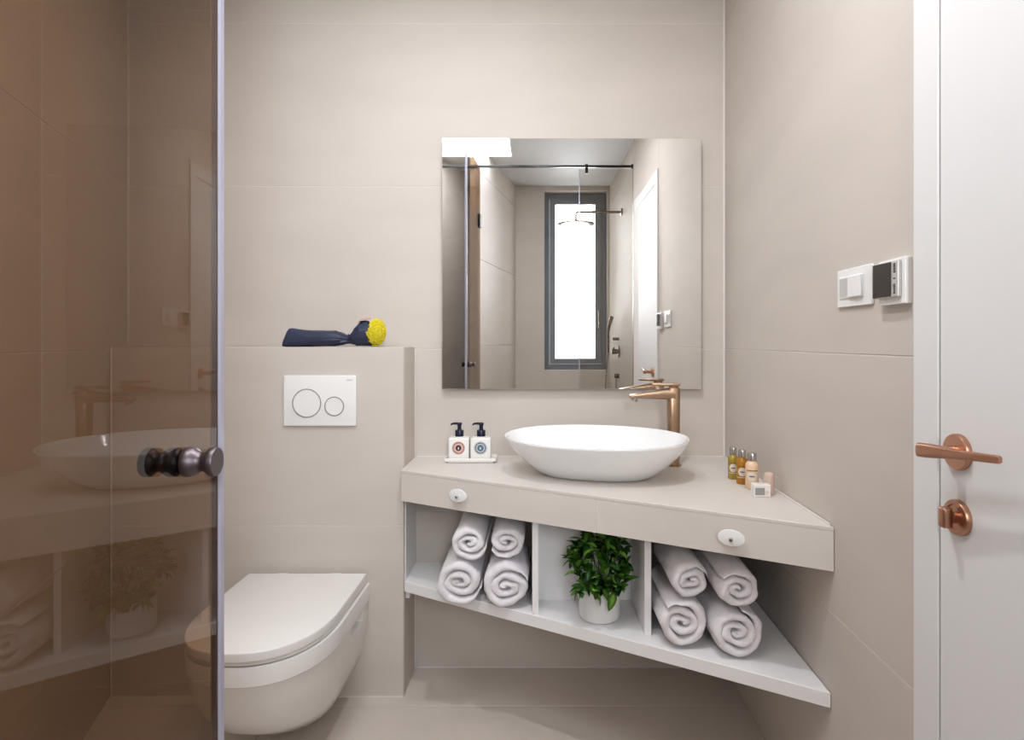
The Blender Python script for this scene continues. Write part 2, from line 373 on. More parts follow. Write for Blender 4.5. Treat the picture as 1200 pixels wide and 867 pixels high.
# oval knobs on the counter front
for s, z, lab in ((.246, .739, 'small oval white knob on the counter front above the left towels'), (1.0715, .735, 'small oval white knob on the counter front above the right towels')):
    p = CL+ce*s; k = thing('oval_knob', (p.x, p.y, z), lab, 'knob', 'oval knobs on the counter front')
    n3 = Vector((cn.x, cn.y, 0)); o3 = Vector((p.x, p.y, z)) + n3*.0005
    bm = B(); tube(bm, [o3, o3+n3*.016], .006, 16); add('stem', bm, 'steel', k, True)
    bm = B(); lathe(bm, o3+n3*.016, n3, [(0, 0), (.018, 0), (.0205, .002), (.020, .0045), (.012, .0065), (0, .007)], 40, su=1.62, sv=1); add('oval_plate', bm, 'plastic', k, True)
    bm = B(); lathe(bm, o3+n3*.0232-Vector((0, 0, .003)), n3, [(.005, -.002), (.005, .004), (.0035, .006), (0, .006)], 16); add('button', bm, 'steel', k, True)
# shelf unit
SZ0, SZ1 = .360, .396
SL, SR = Vector((BOXR+.002, 2.052)), Vector((rx(1.40)-.0025, 1.400))
se = (SR-SL).normalized()
def sy(x): return SL.y + (SR.y-SL.y)*(x-SL.x)/(SR.x-SL.x)
su_ = thing('vanity_shelf', (.12, 2.0, SZ0), 'white laminate triangular shelf unit with dividers hanging under the tiled counter', 'shelf')
bm = B(); prism(bm, [tuple(SL), tuple(SR), (xr(YB)-.001, YB-.001), (BOXR+.002, YB-.001)], SZ0, SZ1, .0012, 1); add('shelf_board', bm, 'lam', su_)
for x, yf in ((-.011, sy(0)+.006), (.304, 1.672)):
    bm = B(); box(bm, (x, yf, SZ1+.0003), (x+.019, YB-.001, ZU-.0005), .0008); add('divider', bm, 'lam', su_)
bm = B(); box(bm, (.0083, 1.905, SZ1+.0003), (.3037, 1.917, ZU-.0005)); add('back_panel', bm, 'lam', su_)
bm = B(); box(bm, (BOXR+.002, 2.07, SZ0-.030), (BOXR+.016, 2.22, SZ0-.0003), .001); add('bracket', bm, 'lam', su_)
bm = B(); box(bm, (BOXR+.0015, 2.06, SZ1+.0003), (BOXR+.005, YB-.001, ZU-.0005)); add('side_panel', bm, 'lam', su_)

# ------------------------------------------------------------------ basin
bs = thing('vessel_basin', (.19, 1.91, ZT), 'glossy white oval vessel basin standing on the tiled counter below the mirror', 'basin')
def bring(cx, cy, a, b, ang, z, ztilt=0, ex=2.15, n=72, egg=.0):
    pts = []
    ca, sa = math.cos(ang), math.sin(ang)
    for i in range(n):
        t = 2*math.pi*i/n; c_, s_ = math.cos(t), math.sin(t)
        x = a*math.copysign(abs(c_)**(2/ex), c_); y = b*math.copysign(abs(s_)**(2/ex), s_)*(1+egg*c_)
        pts.append(Vector((cx+ca*x-sa*y, cy+sa*x+ca*y, z+ztilt*(s_))))
    return pts
A0 = math.atan2(-.152, .567)
rings = []
prof = [(0, .162, .084, .0), (.001, .172, .092, .03), (.008, .184, .102, .06), (.022, .206, .121, .15), (.045, .234, .146, .3), (.070, .259, .169, .5), (.095, .281, .188, .8), (.118, .2945, .202, 1), (.1235, .2965, .2045, 1), (.1265, .2955, .2035, 1)]
for (z, a, b, w) in prof: rings.append(bring(.19, 1.925-.0*w, a, b, A0*(1.0), ZT+.0005+z, .007*w))
inner = [(.1265, .290, .198, 1), (.123, .287, .195, 1), (.095, .270, .178, .8), (.06, .235, .145, .5), (.03, .18, .10, .2), (.016, .10, .055, .05), (.013, .03, .02, 0)]
for (z, a, b, w) in inner: rings.append(bring(.19, 1.925, a, b, A0, ZT+.0005+z, .007*w))
bm = B(); loft(bm, rings); add('bowl', bm, 'ceramic', bs, True, angle=60)
bm = B(); lathe(bm, (.19, 1.925, ZT+.0145), (0, 0, 1), [(0, 0), (.026, 0), (.026, .003), (.02, .005), (0, .005)], 32); add('drain', bm, 'steel', bs, True)

# ------------------------------------------------------------------ basin tap
fx, fy = .478, 2.075
ft = thing('basin_tap', (fx, fy, ZT), 'tall brushed bronze single lever tap standing behind the right end of the basin', 'tap')
bm = B(); lathe(bm, (fx, fy, ZT+.0005), (0, 0, 1), [(0, 0), (.027, 0), (.027, .003), (.024, .005), (0, .005)], 32); add('base_ring', bm, 'bronze', ft, True)
bm = B(); rr = []
for z, w, d in ((.005, .0195, .019), (.01, .020, .0195), (.15, .0205, .020), (.268, .0215, .021), (.270, .0205, .020)):
    rr.append([Vector((fx+w*math.copysign(abs(math.cos(t))**.55, math.cos(t)), fy+d*math.copysign(abs(math.sin(t))**.55, math.sin(t)), ZT+z)) for t in [2*math.pi*(i+.5)/32 for i in range(32)]])
loft(bm, rr); add('column', bm, 'bronze', ft, True)
bm = B(); rr = []
for x, zc, hh, w in ((fx+.003, 1.036, .022, .0195), (fx-.03, 1.038, .019, .0185), (fx-.08, 1.035, .0135, .0175), (fx-.13, 1.031, .009, .0165), (fx-.150, 1.029, .006, .016), (fx-.152, 1.029, .0045, .0145)):
    rr.append([Vector((x, fy-.002+w*math.copysign(abs(math.cos(t))**.5, math.cos(t)), zc+hh*math.copysign(abs(math.sin(t))**.5, math.sin(t)))) for t in [2*math.pi*(i+.5)/24 for i in range(24)]])
loft(bm, rr); add('spout', bm, 'bronze', ft, True)
bm = B(); tube(bm, [(fx-.134, fy-.002, 1.024), (fx-.138, fy-.002, 1.013)], .011, 20); add('aerator', bm, 'steel', ft, True)
bm = B(); tube(bm, [(fx, fy, ZT+.2705), (fx, fy, ZT+.277)], .0165, 24); add('cartridge_neck', bm, 'bronze', ft, True)
bm = B(); prism(bm, [(fx+.0195, fy-.0195), (fx+.0195, fy+.0195), (fx-.02, fy+.0195), (fx-.075, fy+.010), (fx-.075, fy-.012), (fx-.02, fy-.0195)], ZT+.2773, ZT+.2865, .0018, 2); add('lever', bm, 'bronze', ft, True)

# ------------------------------------------------------------------ soap dispensers on a tray
TX0, TX1, TY = -.322, -.142, 2.108
tr = thing('soap_tray', ((TX0+TX1)/2, TY+.03, ZT), 'small white rectangular tray under the two pump bottles', 'tray')
bm = B(); box(bm, (TX0+.01, TY+.006, ZT+.0005), (TX1-.01, TY+.074, ZT+.006), .001); add('foot', bm, 'bottle_w', tr)
bm = B(); box(bm, (TX0, TY, ZT+.0063), (TX1, TY+.08, ZT+.0115), .002, 2)
ring_ = [(TX0, TX0+.005, TY, TY+.08), (TX1-.005, TX1, TY, TY+.08), (TX0+.005, TX1-.005, TY, TY+.005), (TX0+.005, TX1-.005, TY+.075, TY+.08)]
for a, b, c_, d in ring_: box(bm, (a, c_, ZT+.010), (b, d, ZT+.018), .0008)
add('dish', bm, 'bottle_w', tr)
def disc(name, c, n, r, m, parent, th=.0005, r0=0, seg=40):
    bm = B()
    if r0: lathe(bm, c, n, [(r0, 0), (r, 0), (r, th), (r0, th), (r0, 0)], seg)
    else: lathe(bm, c, n, [(0, 0), (r, 0), (r, th), (0, th)], seg)
    return add(name, bm, m, parent)
def pump(cx, lab, ring_m, mid_m, ring2):
    y0 = TY+.010; zb = ZT+.012
    t = thing('pump_bottle', (cx, y0+.03, zb), lab, 'pump bottle', 'pump bottles on the tray')
    bm = B(); box(bm, (cx-.0365, y0, zb), (cx+.0365, y0+.055, zb+.076), .006, 4); add('bottle_body', bm, 'bottle_w', t, True)
    cy = y0+.0275
    bm = B(); tube(bm, [(cx, cy, zb+.0762), (cx, cy, zb+.079)], .018, 24); add('shoulder', bm, 'bottle_w', t, True)
    bm = B(); lathe(bm, (cx, cy, zb+.0792), (0, 0, 1), [(0, 0), (.0155, 0), (.0155, .020), (.0145, .022), (0, .022)], 28); add('collar', bm, 'pump', t, True)
    bm = B(); lathe(bm, (cx, cy, zb+.1013), (0, 0, 1), [(0, 0), (.008, 0), (.0065, .012), (.009, .020), (.010, .024), (0, .025)], 20); add('pump_head', bm, 'pump', t, True)
    bm = B(); tube(bm, [(cx+.008, cy, zb+.1235), (cx-.012, cy, zb+.1245), (cx-.026, cy, zb+.1235), (cx-.031, cy, zb+.119)], [.0045, .0045, .0035, .0028], 12); add('nozzle', bm, 'pump', t, True)
    c0 = Vector((cx, y0-.0002, zb+.041))
    disc('label_disc', c0, (0, -1, 0), .0225, ring_m, t)
    disc('label_ring', c0+Vector((0, -.0006, 0)), (0, -1, 0), .0150, 'label', t, r0=.012)
    disc('label_ring', c0+Vector((0, -.0006, 0)), (0, -1, 0), .0215, ring2, t, r0=.0200)
    disc('label_centre', c0+Vector((0, -.0006, 0)), (0, -1, 0), .0095, mid_m, t)
    for k in range(14):                          # lettering dashes round the ring
        a = 2*math.pi*k/14; q = c0+Vector((.0175*math.cos(a), -.0006, .0175*math.sin(a)))
        if k % 5 != 4: disc('lettering', q, (0, -1, 0), .0011, 'label', t, seg=6)
    bm = B(); lathe(bm, c0+Vector((0, -.0012, -.001)), (0, -1, 0), [(0, 0), (.0035, 0), (.0035, .0004), (0, .0004)], 5, su=.8, sv=1.5); add('label_emblem', bm, 'label', t)
pump(-.2745, 'white square pump bottle with pink round label, left one on the tray', 'pink_ink', 'dark_ink', 'green_ink')
pump(-.1965, 'white square pump bottle with blue round label, right one on the tray', 'blue_ink', 'blue_ink', 'label')

# ------------------------------------------------------------------ small bottles along the right wall
def arc_label(name, cx, cy, r, z0, z1, a0, a1, m, parent, n=14):
    bm = B(); vs = []
    for k in range(n+1):
        a = a0+(a1-a0)*k/n
        vs.append([bm.verts.new((cx+(r+d)*math.cos(a), cy+(r+d)*math.sin(a), z)) for d in (.0002, .0006) for z in (z0, z1)])
    for p, q in zip(vs, vs[1:]):
        bm.faces.new((p[2], q[2], q[3], p[3])); bm.faces.new((p[0], p[1], q[1], q[0])); bm.faces.new((p[1], p[3], q[3], q[1])); bm.faces.new((p[0], q[0], q[2], p[2]))
    bm.faces.new((vs[0][0], vs[0][2], vs[0][3], vs[0][1])); bm.faces.new((vs[-1][0], vs[-1][1], vs[-1][3], vs[-1][2]))
    return add(name, bm, m, parent, True)
def oval_label(name, cx, cy, r, zc, hw, hh, a_mid, m, parent, off=.0002, th=.0005):
    bm = B(); n = 24; cen = [None, None]; rings = []
    for d in (off, off+th):
        rings.append([bm.verts.new((cx+(r+d)*math.cos(a_mid+hw*math.cos(t)/r), cy+(r+d)*math.sin(a_mid+hw*math.cos(t)/r), zc+hh*math.sin(t))) for t in [2*math.pi*i/n for i in range(n)]])
    bm.faces.new(rings[0][::-1]); bm.faces.new(rings[1])
    for i in range(n): bm.faces.new((rings[0][i], rings[0][(i+1) % n], rings[1][(i+1) % n], rings[1][i]))
    bmesh.ops.triangulate(bm, faces=[f for f in bm.faces if len(f.verts) > 4])
    return add(name, bm, m, parent)
def toiletry(cx, cy, r, hb, m, lab, liquid=True):
    t = thing('toiletry_bottle', (cx, cy, ZT), lab, 'bottle', 'toiletries along the right wall')
    z = ZT+.0005
    bm = B(); lathe(bm, (cx, cy, z), (0, 0, 1), [(0, 0), (r*.93, 0), (r, .002), (r, hb*.80), (r*.96, hb*.87), (r*.75, hb*.95), (r*.55, hb), (0, hb)], 32); add('bottle_body', bm, m, t, True)
    bm = B(); lathe(bm, (cx, cy, z+hb+.0003), (0, 0, 1), [(0, 0), (r*.68, 0), (r*.68, .018), (r*.60, .0215), (0, .022)], 28); add('cap', bm, 'steel', t, True)
    am = math.atan2(-cy, -cx)
    oval_label('label_oval', cx, cy, r, z+hb*.47, r*.72, .013, am, 'label', t)
    oval_label('label_band', cx, cy, r, z+hb*.47, r*.45, .0018, am, 'ink', t, off=.0008, th=.0003)
    arc_label('label_line', cx, cy, r, z+hb*.66, z+hb*.685, am-.9, am+.9, 'ink', t)
    arc_label('label_line', cx, cy, r, z+hb*.25, z+hb*.27, am-.9, am+.9, 'label', t)
    return t
toiletry(.620, 1.877, .0158, .076, 'olive', 'olive gold gel bottle with silver cap, farthest along the right wall')
toiletry(.626, 1.812, .0172, .080, 'amber', 'deep amber gel bottle with silver cap, second from the back corner')
toiletry(.633, 1.750, .0190, .082, 'peach', 'peach lotion bottle with silver cap behind the little soap box')
t = thing('toiletry_tube', (.659, 1.690, ZT), 'pale rose capless bottle against the wall behind the soap box', 'bottle')
bm = B(); lathe(bm, (.659, 1.690, ZT+.0005), (0, 0, 1), [(0, 0), (.0145, 0), (.015, .002), (.015, .048), (.013, .056), (.006, .060), (0, .060)], 28); add('bottle_body', bm, 'pinkish', t, True)
t = thing('soap_box', (.627, 1.668, ZT), 'tiny white and grey printed soap box, nearest of the toiletries', 'box')
bm = B(); box(bm, (.604, 1.652, ZT+.0005), (.650, 1.680, ZT+.034), .0012); add('carton', bm, 'bottle_w', t)
bm = B(); box(bm, (.6065, 1.6514, ZT+.006), (.633, 1.6518, ZT+.026)); add('printed_panel', bm, 'grey_ink', t)
disc('printed_emblem', (.638, 1.6512, ZT+.012), (0, -1, 0), .006, 'label', t, .0003)

# ------------------------------------------------------------------ toilet
tcx = -.776
to = thing('toilet', (tcx, BOXF, 0), 'white wall hung toilet with closed soft-curved lid below the flush plate', 'toilet')
def dring(hw, yf, z, yb=BOXF-.0008, n=40, ex=2.35, straight=.50):
    """D outline: straight flanks from the wall, superelliptic nose"""
    ys = yb-(yb-yf)*straight; a = hw; b = ys-yf; pts = []
    pts.append(Vector((tcx+hw, yb, z)));
    for k in range(1, 5): pts.append(Vector((tcx+hw, yb+(ys-yb)*k/5, z)))
    for i in range(n+1):
        t = math.pi*i/n; c_, s_ = math.cos(t), math.sin(t)
        pts.append(Vector((tcx+a*math.copysign(abs(c_)**(2/ex), c_), ys-b*abs(s_)**(2/ex), z)))
    for k in range(4, 0, -1): pts.append(Vector((tcx-hw, yb+(ys-yb)*k/5, z)))
    pts.append(Vector((tcx-hw, yb, z)))
    return pts
bm = B(); loft(bm, [dring(*q) for q in ((.105, 1.88, .070), (.120, 1.83, .072), (.143, 1.755, .086), (.163, 1.675, .116), (.180, 1.605, .165), (.192, 1.558, .225), (.1985, 1.531, .285), (.2015, 1.521, .334), (.2025, 1.519, .337), (.2070, 1.514, .341), (.2075, 1.513, .389), (.2065, 1.514, .392))])
bowl = add('bowl', bm, 'ceramic_t', to, True, angle=28)
# mounting recess cut in each flank
cb = B(); box(cb, (.178, -.178, .288), (.25, -.058, .337), .004, 2)
cut = add('cutter_tmp', cb, 'ceramic_t'); cut.location = bowl.location*0 + Vector((tcx+.214, BOXF-.118, .3125))
bpy.context.view_layer.update()
md = bowl.modifiers.new('b', 'BOOLEAN'); md.operation = 'DIFFERENCE'; md.object = cut; md.solver = 'EXACT'
bpy.context.view_layer.update()
dg = bpy.context.evaluated_depsgraph_get(); nm = bpy.data.meshes.new_from_object(bowl.evaluated_get(dg)); bowl.modifiers.clear(); bowl.data = nm
bpy.data.objects.remove(cut, do_unlink=True)
bm = B(); loft(bm, [dring(*q, yb=BOXF-.02) for q in ((.1965, 1.516, .3945), (.1985, 1.5135, .3965), (.1985, 1.5135, .403), (.1965, 1.515, .405))]); add('seat', bm, 'ceramic_t', to, True, angle=50)
bm = B(); loft(bm, [dring(*q, yb=BOXF-.022) for q in ((.1985, 1.5095, .4075), (.2, 1.508, .4085), (.2005, 1.5075, .428), (.1995, 1.5085, .431), (.197, 1.511, .432))]); add('lid', bm, 'ceramic_t', to, True, angle=50)
for sx in (-.09, .09):
    bm = B(); box(bm, (tcx+sx-.02, BOXF-.021, .3945), (tcx+sx+.02, BOXF-.004, .428), .003, 2); add('hinge', bm, 'ceramic_t', to, True)

# ------------------------------------------------------------------ flush plate
FY = BOXF-.0004
fp = thing('flush_plate', (-.7385, FY, .93), 'white dual flush plate with two ringed round buttons above the toilet', 'flush plate')
bm = B(); box(bm, (-.862, FY-.011, .931), (-.6145, FY, 1.104), .003, 3); add('plate', bm, 'plastic', fp, True)
for cx, cz, r in ((-.782, 1.009, .0495), (-.688, .9985, .0335)):
    bm = B(); lathe(bm, (cx, FY-.0112, cz), (0, -1, 0), [(r-.0028, 0), (r, 0), (r-.0005, .0020), (r-.0022, .0022), (r-.0028, 0)], 56); o = add('button_ring', bm, 'steel', fp, True)
    bm = B(); lathe(bm, (cx, FY-.0112, cz), (0, -1, 0), [(0, 0), (r-.0036, 0), (r-.0045, .0012), (0, .0014)], 48); add('button', bm, 'plastic', fp, True)
def text(s, size, loc, rot, m, parent, name='lettering'):
    cu = bpy.data.curves.new(name, 'FONT'); cu.body = s; cu.size = size; cu.extrude = .00015; cu.align_x = 'CENTER'; cu.resolution_u = 2
    o = bpy.data.objects.new(name+'_tmp', cu); COL.objects.link(o); bpy.context.view_layer.update()
    me = bpy.data.meshes.new_from_object(o.evaluated_get(bpy.context.evaluated_depsgraph_get())); bpy.data.objects.remove(o, do_unlink=True)
    me.materials.clear(); me.materials.append(M[m])
    o = bpy.data.objects.new(name, me); COL.objects.link(o); o.parent = parent; o.location = Vector(loc)-WL[parent]; o.rotation_euler = rot
    WL[o] = Vector(loc); return o
text('GEBERIT', .0062, (-.636, FY-.0114, 1.086), (R(90), 0, 0), 'grey_ink', fp)

# ------------------------------------------------------------------ bouquet lying on the cistern box
bq = thing('flower_bouquet', (-.74, 2.10, BOXH), 'yellow flower bouquet in navy paper lying on the ledge above the flush plate', 'bouquet')
zt = BOXH+.0008; yc = 2.105
# sleeve of folded paper: an open slanted mouth at the left, a pinched neck, a hood round the blossoms
NN = 48
def fold(t, k, amp): return 1 + amp*math.sin(k*t) + amp*.5*math.sin((2*k+1)*t+1)
rr = []
#        x centre, half height, half depth, centre z, fold count, fold depth, lean in x over the height
SEC = [(-.872, .0325, .034, .0335, 3, .00, .40), (-.866, .0325, .036, .0335, 3, .01, .40), (-.835, .0305, .040, .0315, 3, .02, .25), (-.790, .0285, .040, .0295, 4, .03, 0), (-.745, .0275, .038, .0290, 5, .05, 0), (-.705, .0260, .034, .0300, 6, .08, 0), (-.682, .0200, .026, .0290, 7, .12, 0), (-.664, .0130, .016, .0270, 7, .16, 0), (-.655, .0125, .015, .0270, 7, .16, 0),
       (-.645, .0190, .022, .0310, 7, .14, 0), (-.632, .0330, .034, .0390, 6, .08, -.05), (-.612, .0430, .042, .0460, 5, .04, -.10), (-.590, .0450, .044, .0480, 4, .03, -.25), (-.572, .0440, .043, .0480, 4, .03, -.42), (-.5715, .0405, .040, .0475, 4, .03, -.42), (-.585, .0400, .039, .0470, 4, .02, -.25)]
for (x, hh, hd, zc_, k, am, lean) in SEC:
    pts = []
    for i in range(NN):
        t = 2*math.pi*i/NN; f = fold(t, k, am)
        st, ct = math.sin(t), math.cos(t)
        if x < -.80: st = math.copysign(abs(st)**.55, st); ct = math.copysign(abs(ct)**.55, ct)
        z = zt+zc_+hh*st*f; z = max(z, zt+.0006+.0004*abs(math.cos(t)))
        pts.append(Vector((x+lean*(z-zt-zc_), yc+hd*ct*f, z)))
    rr.append(pts)
bm = B(); loft(bm, rr, True, True); add('paper_wrap', bm, 'navy', bq, True, angle=24)
bm = B(); tube(bm, [(-.6595, yc+.018*math.cos(a), zt+.0275+.0155*math.sin(a)) for a in [2*math.pi*i/24 for i in range(25)]], .0022, 6); add('tie', bm, 'navy', bq, True)
bm = B(); rp = []
for x, w, z in ((-.622, .004, .0885), (-.612, .014, .0965), (-.600, .017, .0990), (-.588, .015, .1010), (-.578, .003, .1030)):
    rp.append([Vector((x, yc-.014-w, zt+z-.006)), Vector((x, yc-.014, zt+z)), Vector((x, yc-.014+w, zt+z-.002)), Vector((x, yc-.014, zt+z-.003))])
loft(bm, rp); add('tissue', bm, 'ribbon', bq)
# core of blossoms
hc = Vector((-.566, yc-.004, zt+.0530))
def blossom():
    bm = B()
    for ringk, (nr_, rad, el) in enumerate(((7, .0095, .15), (6, .0065, .7), (4, .0035, 1.15))):
        for k in range(nr_):
            a = 2*math.pi*k/nr_+ringk*.4
            d = Vector((math.cos(a)*math.cos(el), math.sin(a)*math.cos(el), math.sin(el)))
            s = Vector((-math.sin(a), math.cos(a), 0)); b0 = d*.001+Vector((0, 0, .001*ringk))
            n_ = d.cross(s)
            p = [b0, b0+d*rad*.6+s*.0035+n_*.0008, b0+d*rad*1.05+Vector((0, 0, .001)), b0+d*rad*.6-s*.0035+n_*.0008]
            vs = [bm.verts.new(q) for q in p]; bm.faces.new(vs)
            vs2 = [bm.verts.new(q-n_*.0006) for q in p]; bm.faces.new(vs2[::-1])
            for i in range(4): bm.faces.new((vs[i], vs[(i+1) % 4], vs2[(i+1) % 4], vs2[i]))
    me = bpy.data.meshes.new('flower'); bm.to_mesh(me); bm.free(); me.materials.append(M['yellow']); return me
bme = blossom()
cnt = 0
for k in range(84):
    # fibonacci over the dome facing right (+x), a little up and toward the room
    zf = 1-(k+.5)/84*1.25
    if zf < .05: continue
    ph = k*2.39996; rr_ = math.sqrt(max(0, 1-zf*zf))
    d = Vector((zf, rr_*math.cos(ph), rr_*math.sin(ph)))
    d = Matrix.Rotation(R(14), 3, 'Y') @ Matrix.Rotation(R(-22), 3, 'Z') @ d
    p = hc + Vector((d.x*.030, d.y*.041, d.z*.043))*random.uniform(.93, 1.05)
    if p.z < zt+.006: continue
    o = bpy.data.objects.new('flower', bme); COL.objects.link(o); o.parent = bq; o.location = p-WL[bq]
    o.rotation_mode = 'QUATERNION'; o.rotation_quaternion = d.to_track_quat('Z', 'Y'); o.scale = [random.uniform(.95, 1.3)]*3; cnt += 1
bm = B(); bmesh.ops.create_uvsphere(bm, u_segments=24, v_segments=14, radius=1)
for v in bm.verts: v.co = hc+Vector((v.co.x*.028, v.co.y*.039, v.co.z*.041))
add('flower_core', bm, 'green_ink', bq, True)

# ------------------------------------------------------------------ towels
def towel(cx, y0, cz_, r, seed, lab, grp, length=.26, pitch=.0185, start=0, squash=.95, sgn=1, floorz=None):
    rnd = random.Random(seed)
    bm = B(); turns = (r-.006)/pitch; n = int(turns*30)
    npf = [(-1, 1.0), (-1, .5), (-1, .10), (-.98, .060), (-.88, .036), (-.68, .017), (-.36, .004), (0, 0), (.36, .004), (.68, .017), (.88, .036), (.98, .060), (1, .10), (1, .5), (1, 1.0)]
    prev = None; off = Vector((rnd.random()*50, rnd.random()*50, rnd.random()*50))
    for i in range(n+1):
        th = i/30*2*math.pi; rad = .004+pitch*th/(2*math.pi)
        tk = pitch*.50
        if i > n-6: tk *= (n-i+1)/7.0
        if i < 4: tk *= (i+1.5)/5.5
        a = start+sgn*th; ring_v = []
        lump = noise.noise(Vector((math.cos(a)*rad*30, math.sin(a)*rad*30, 0))+off)
        dep = .012*noise.noise(Vector((math.cos(a)*rad*18, math.sin(a)*rad*18, 9))+off)
        for (q, f) in npf:
            rr2 = rad+q*tk*(1+.15*lump)+.0022*lump
            yy = y0+f*length+ (dep if f < .2 else 0) + .006*(1-rad/r)
            cen = max(0, 1-rad/(r*.75))
            x = rr2*math.cos(a)*(1+.35*cen); z = rr2*math.sin(a)*squash*(1-.30*cen)
            x += .0045*noise.noise(Vector((x*45, f*3, z*45))+off*1.7); z += .0045*noise.noise(Vector((x*45+9, f*3, z*45))+off*2.3)
            w = .003*noise.noise(Vector((x*22, f*6, z*22))+off)
            p = Vector((cx+x+w, yy, cz_+z+w))
            if floorz is not None and p.z < floorz+.0015: p.z = floorz+.0015+ (p.z-floorz)*.02
            p.z = max(p.z, (floorz or -9)+.001)
            ring_v.append(bm.verts.new(p))
        if prev:
            for k in range(len(npf)-1): bm.faces.new((prev[k], prev[k+1], ring_v[k+1], ring_v[k]))
            bm.faces.new((prev[-1], prev[0], ring_v[0], ring_v[-1]))
        else: bm.faces.new(ring_v)
        prev = ring_v
    bm.faces.new(prev[::-1])
    for v in bm.verts: pass
    return add('rolled_towel', bm, 'towel', None, True, angle=80, label=lab, cat='towel', group=grp)
GL, GR = 'rolled towels in the left compartment', 'rolled towels in the right compartment'
fz = SZ1
towel(-.239, 1.862, .4665, .0715, 1, 'rolled white towel, lower left in the left compartment', GL, pitch=.0245, start=1.9, floorz=fz)
towel(-.089, 1.822, .4665, .0715, 2, 'rolled white towel, lower right in the left compartment beside the divider', GL, pitch=.0255, start=3.9, sgn=-1, floorz=fz)
towel(-.210, 1.866, .5885, .0570, 3, 'rolled white towel, upper left of the stack under the counter', GL, start=4.0, pitch=.0215, squash=.92)
towel(-.092, 1.846, .5965, .0545, 4, 'rolled white towel, upper right of the left stack by the divider', GL, start=5.1, pitch=.0215, squash=.92, sgn=-1)
towel(.3905, 1.590, .4640, .0650, 5, 'rolled white towel, lower left in the right compartment', GR, pitch=.0235, start=5.4, floorz=fz)
towel(.5215, 1.540, .4640, .0660, 6, 'rolled white towel, lower right in the right compartment toward the wall', GR, pitch=.022, start=3.3, floorz=fz)
towel(.414, 1.585, .5790, .0515, 7, 'rolled white towel, upper left of the stack in the right compartment', GR, start=2.0, pitch=.020, squash=.95, sgn=-1)
towel(.5215, 1.535, .5790, .0545, 8, 'rolled white towel, upper right of the stack in the right compartment', GR, start=.6, pitch=.021, squash=.93)

# ------------------------------------------------------------------ potted plant
px_, py_ = .190, 1.790
pl = thing('potted_plant', (px_, py_, SZ1), 'bushy green leafy plant in white round pot in the middle compartment', 'plant')
bm = B(); lathe(bm, (px_, py_, SZ1+.0008), (0, 0, 1), [(0, 0), (.052, 0), (.057, .003), (.0605, .012), (.0620, .093), (.0610, .095), (.0585, .095), (.0575, .083), (0, .083)], 48); add('pot', bm, 'pot', pl, True)
bm = B(); lathe(bm, (px_, py_, SZ1+.0835), (0, 0, 1), [(0, 0), (.0575, 0), (.0575, .003), (.03, .008), (0, .009)], 28); add('soil', bm, 'soil', pl)
def leafmesh(m, L, Wd, bend):
    bm = B(); rows = []
    for k in range(7):
        s = k/6; w = Wd*math.sin(math.pi*min(1, s*.93+.06))**.8*(1 if k < 6 else 0); z = -bend*s*s*L; y = s*L
        if k == 0: w = .0012
        if k == 6: rows.append([bm.verts.new((0, y, z))])
        else: rows.append([bm.verts.new((-w, y, z+w*.35)), bm.verts.new((0, y, z)), bm.verts.new((w, y, z+w*.35))])
    for p, q in zip(rows, rows[1:]):
        if len(q) == 1: bm.faces.new((p[0], p[1], q[0])); bm.faces.new((p[1], p[2], q[0]))
        else: bm.faces.new((p[0], p[1], q[1], q[0])); bm.faces.new((p[1], p[2], q[2], q[1]))
    r = bmesh.ops.solidify(bm, geom=bm.faces[:], thickness=.0004)
    me = bpy.data.meshes.new('leaf'); bm.to_mesh(me); bm.free(); me.materials.append(M[m])
    me.polygons.foreach_set('use_smooth', [True]*len(me.polygons)); return me
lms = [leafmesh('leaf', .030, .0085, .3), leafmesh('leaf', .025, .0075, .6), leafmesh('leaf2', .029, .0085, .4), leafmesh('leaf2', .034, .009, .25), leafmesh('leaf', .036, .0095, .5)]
rnd = random.Random(11); nleaf = 0; stems = B()
base = Vector((px_, py_, SZ1+.088))
c0 = Vector((px_+.000, py_-.008, SZ1+.162))
tips = []
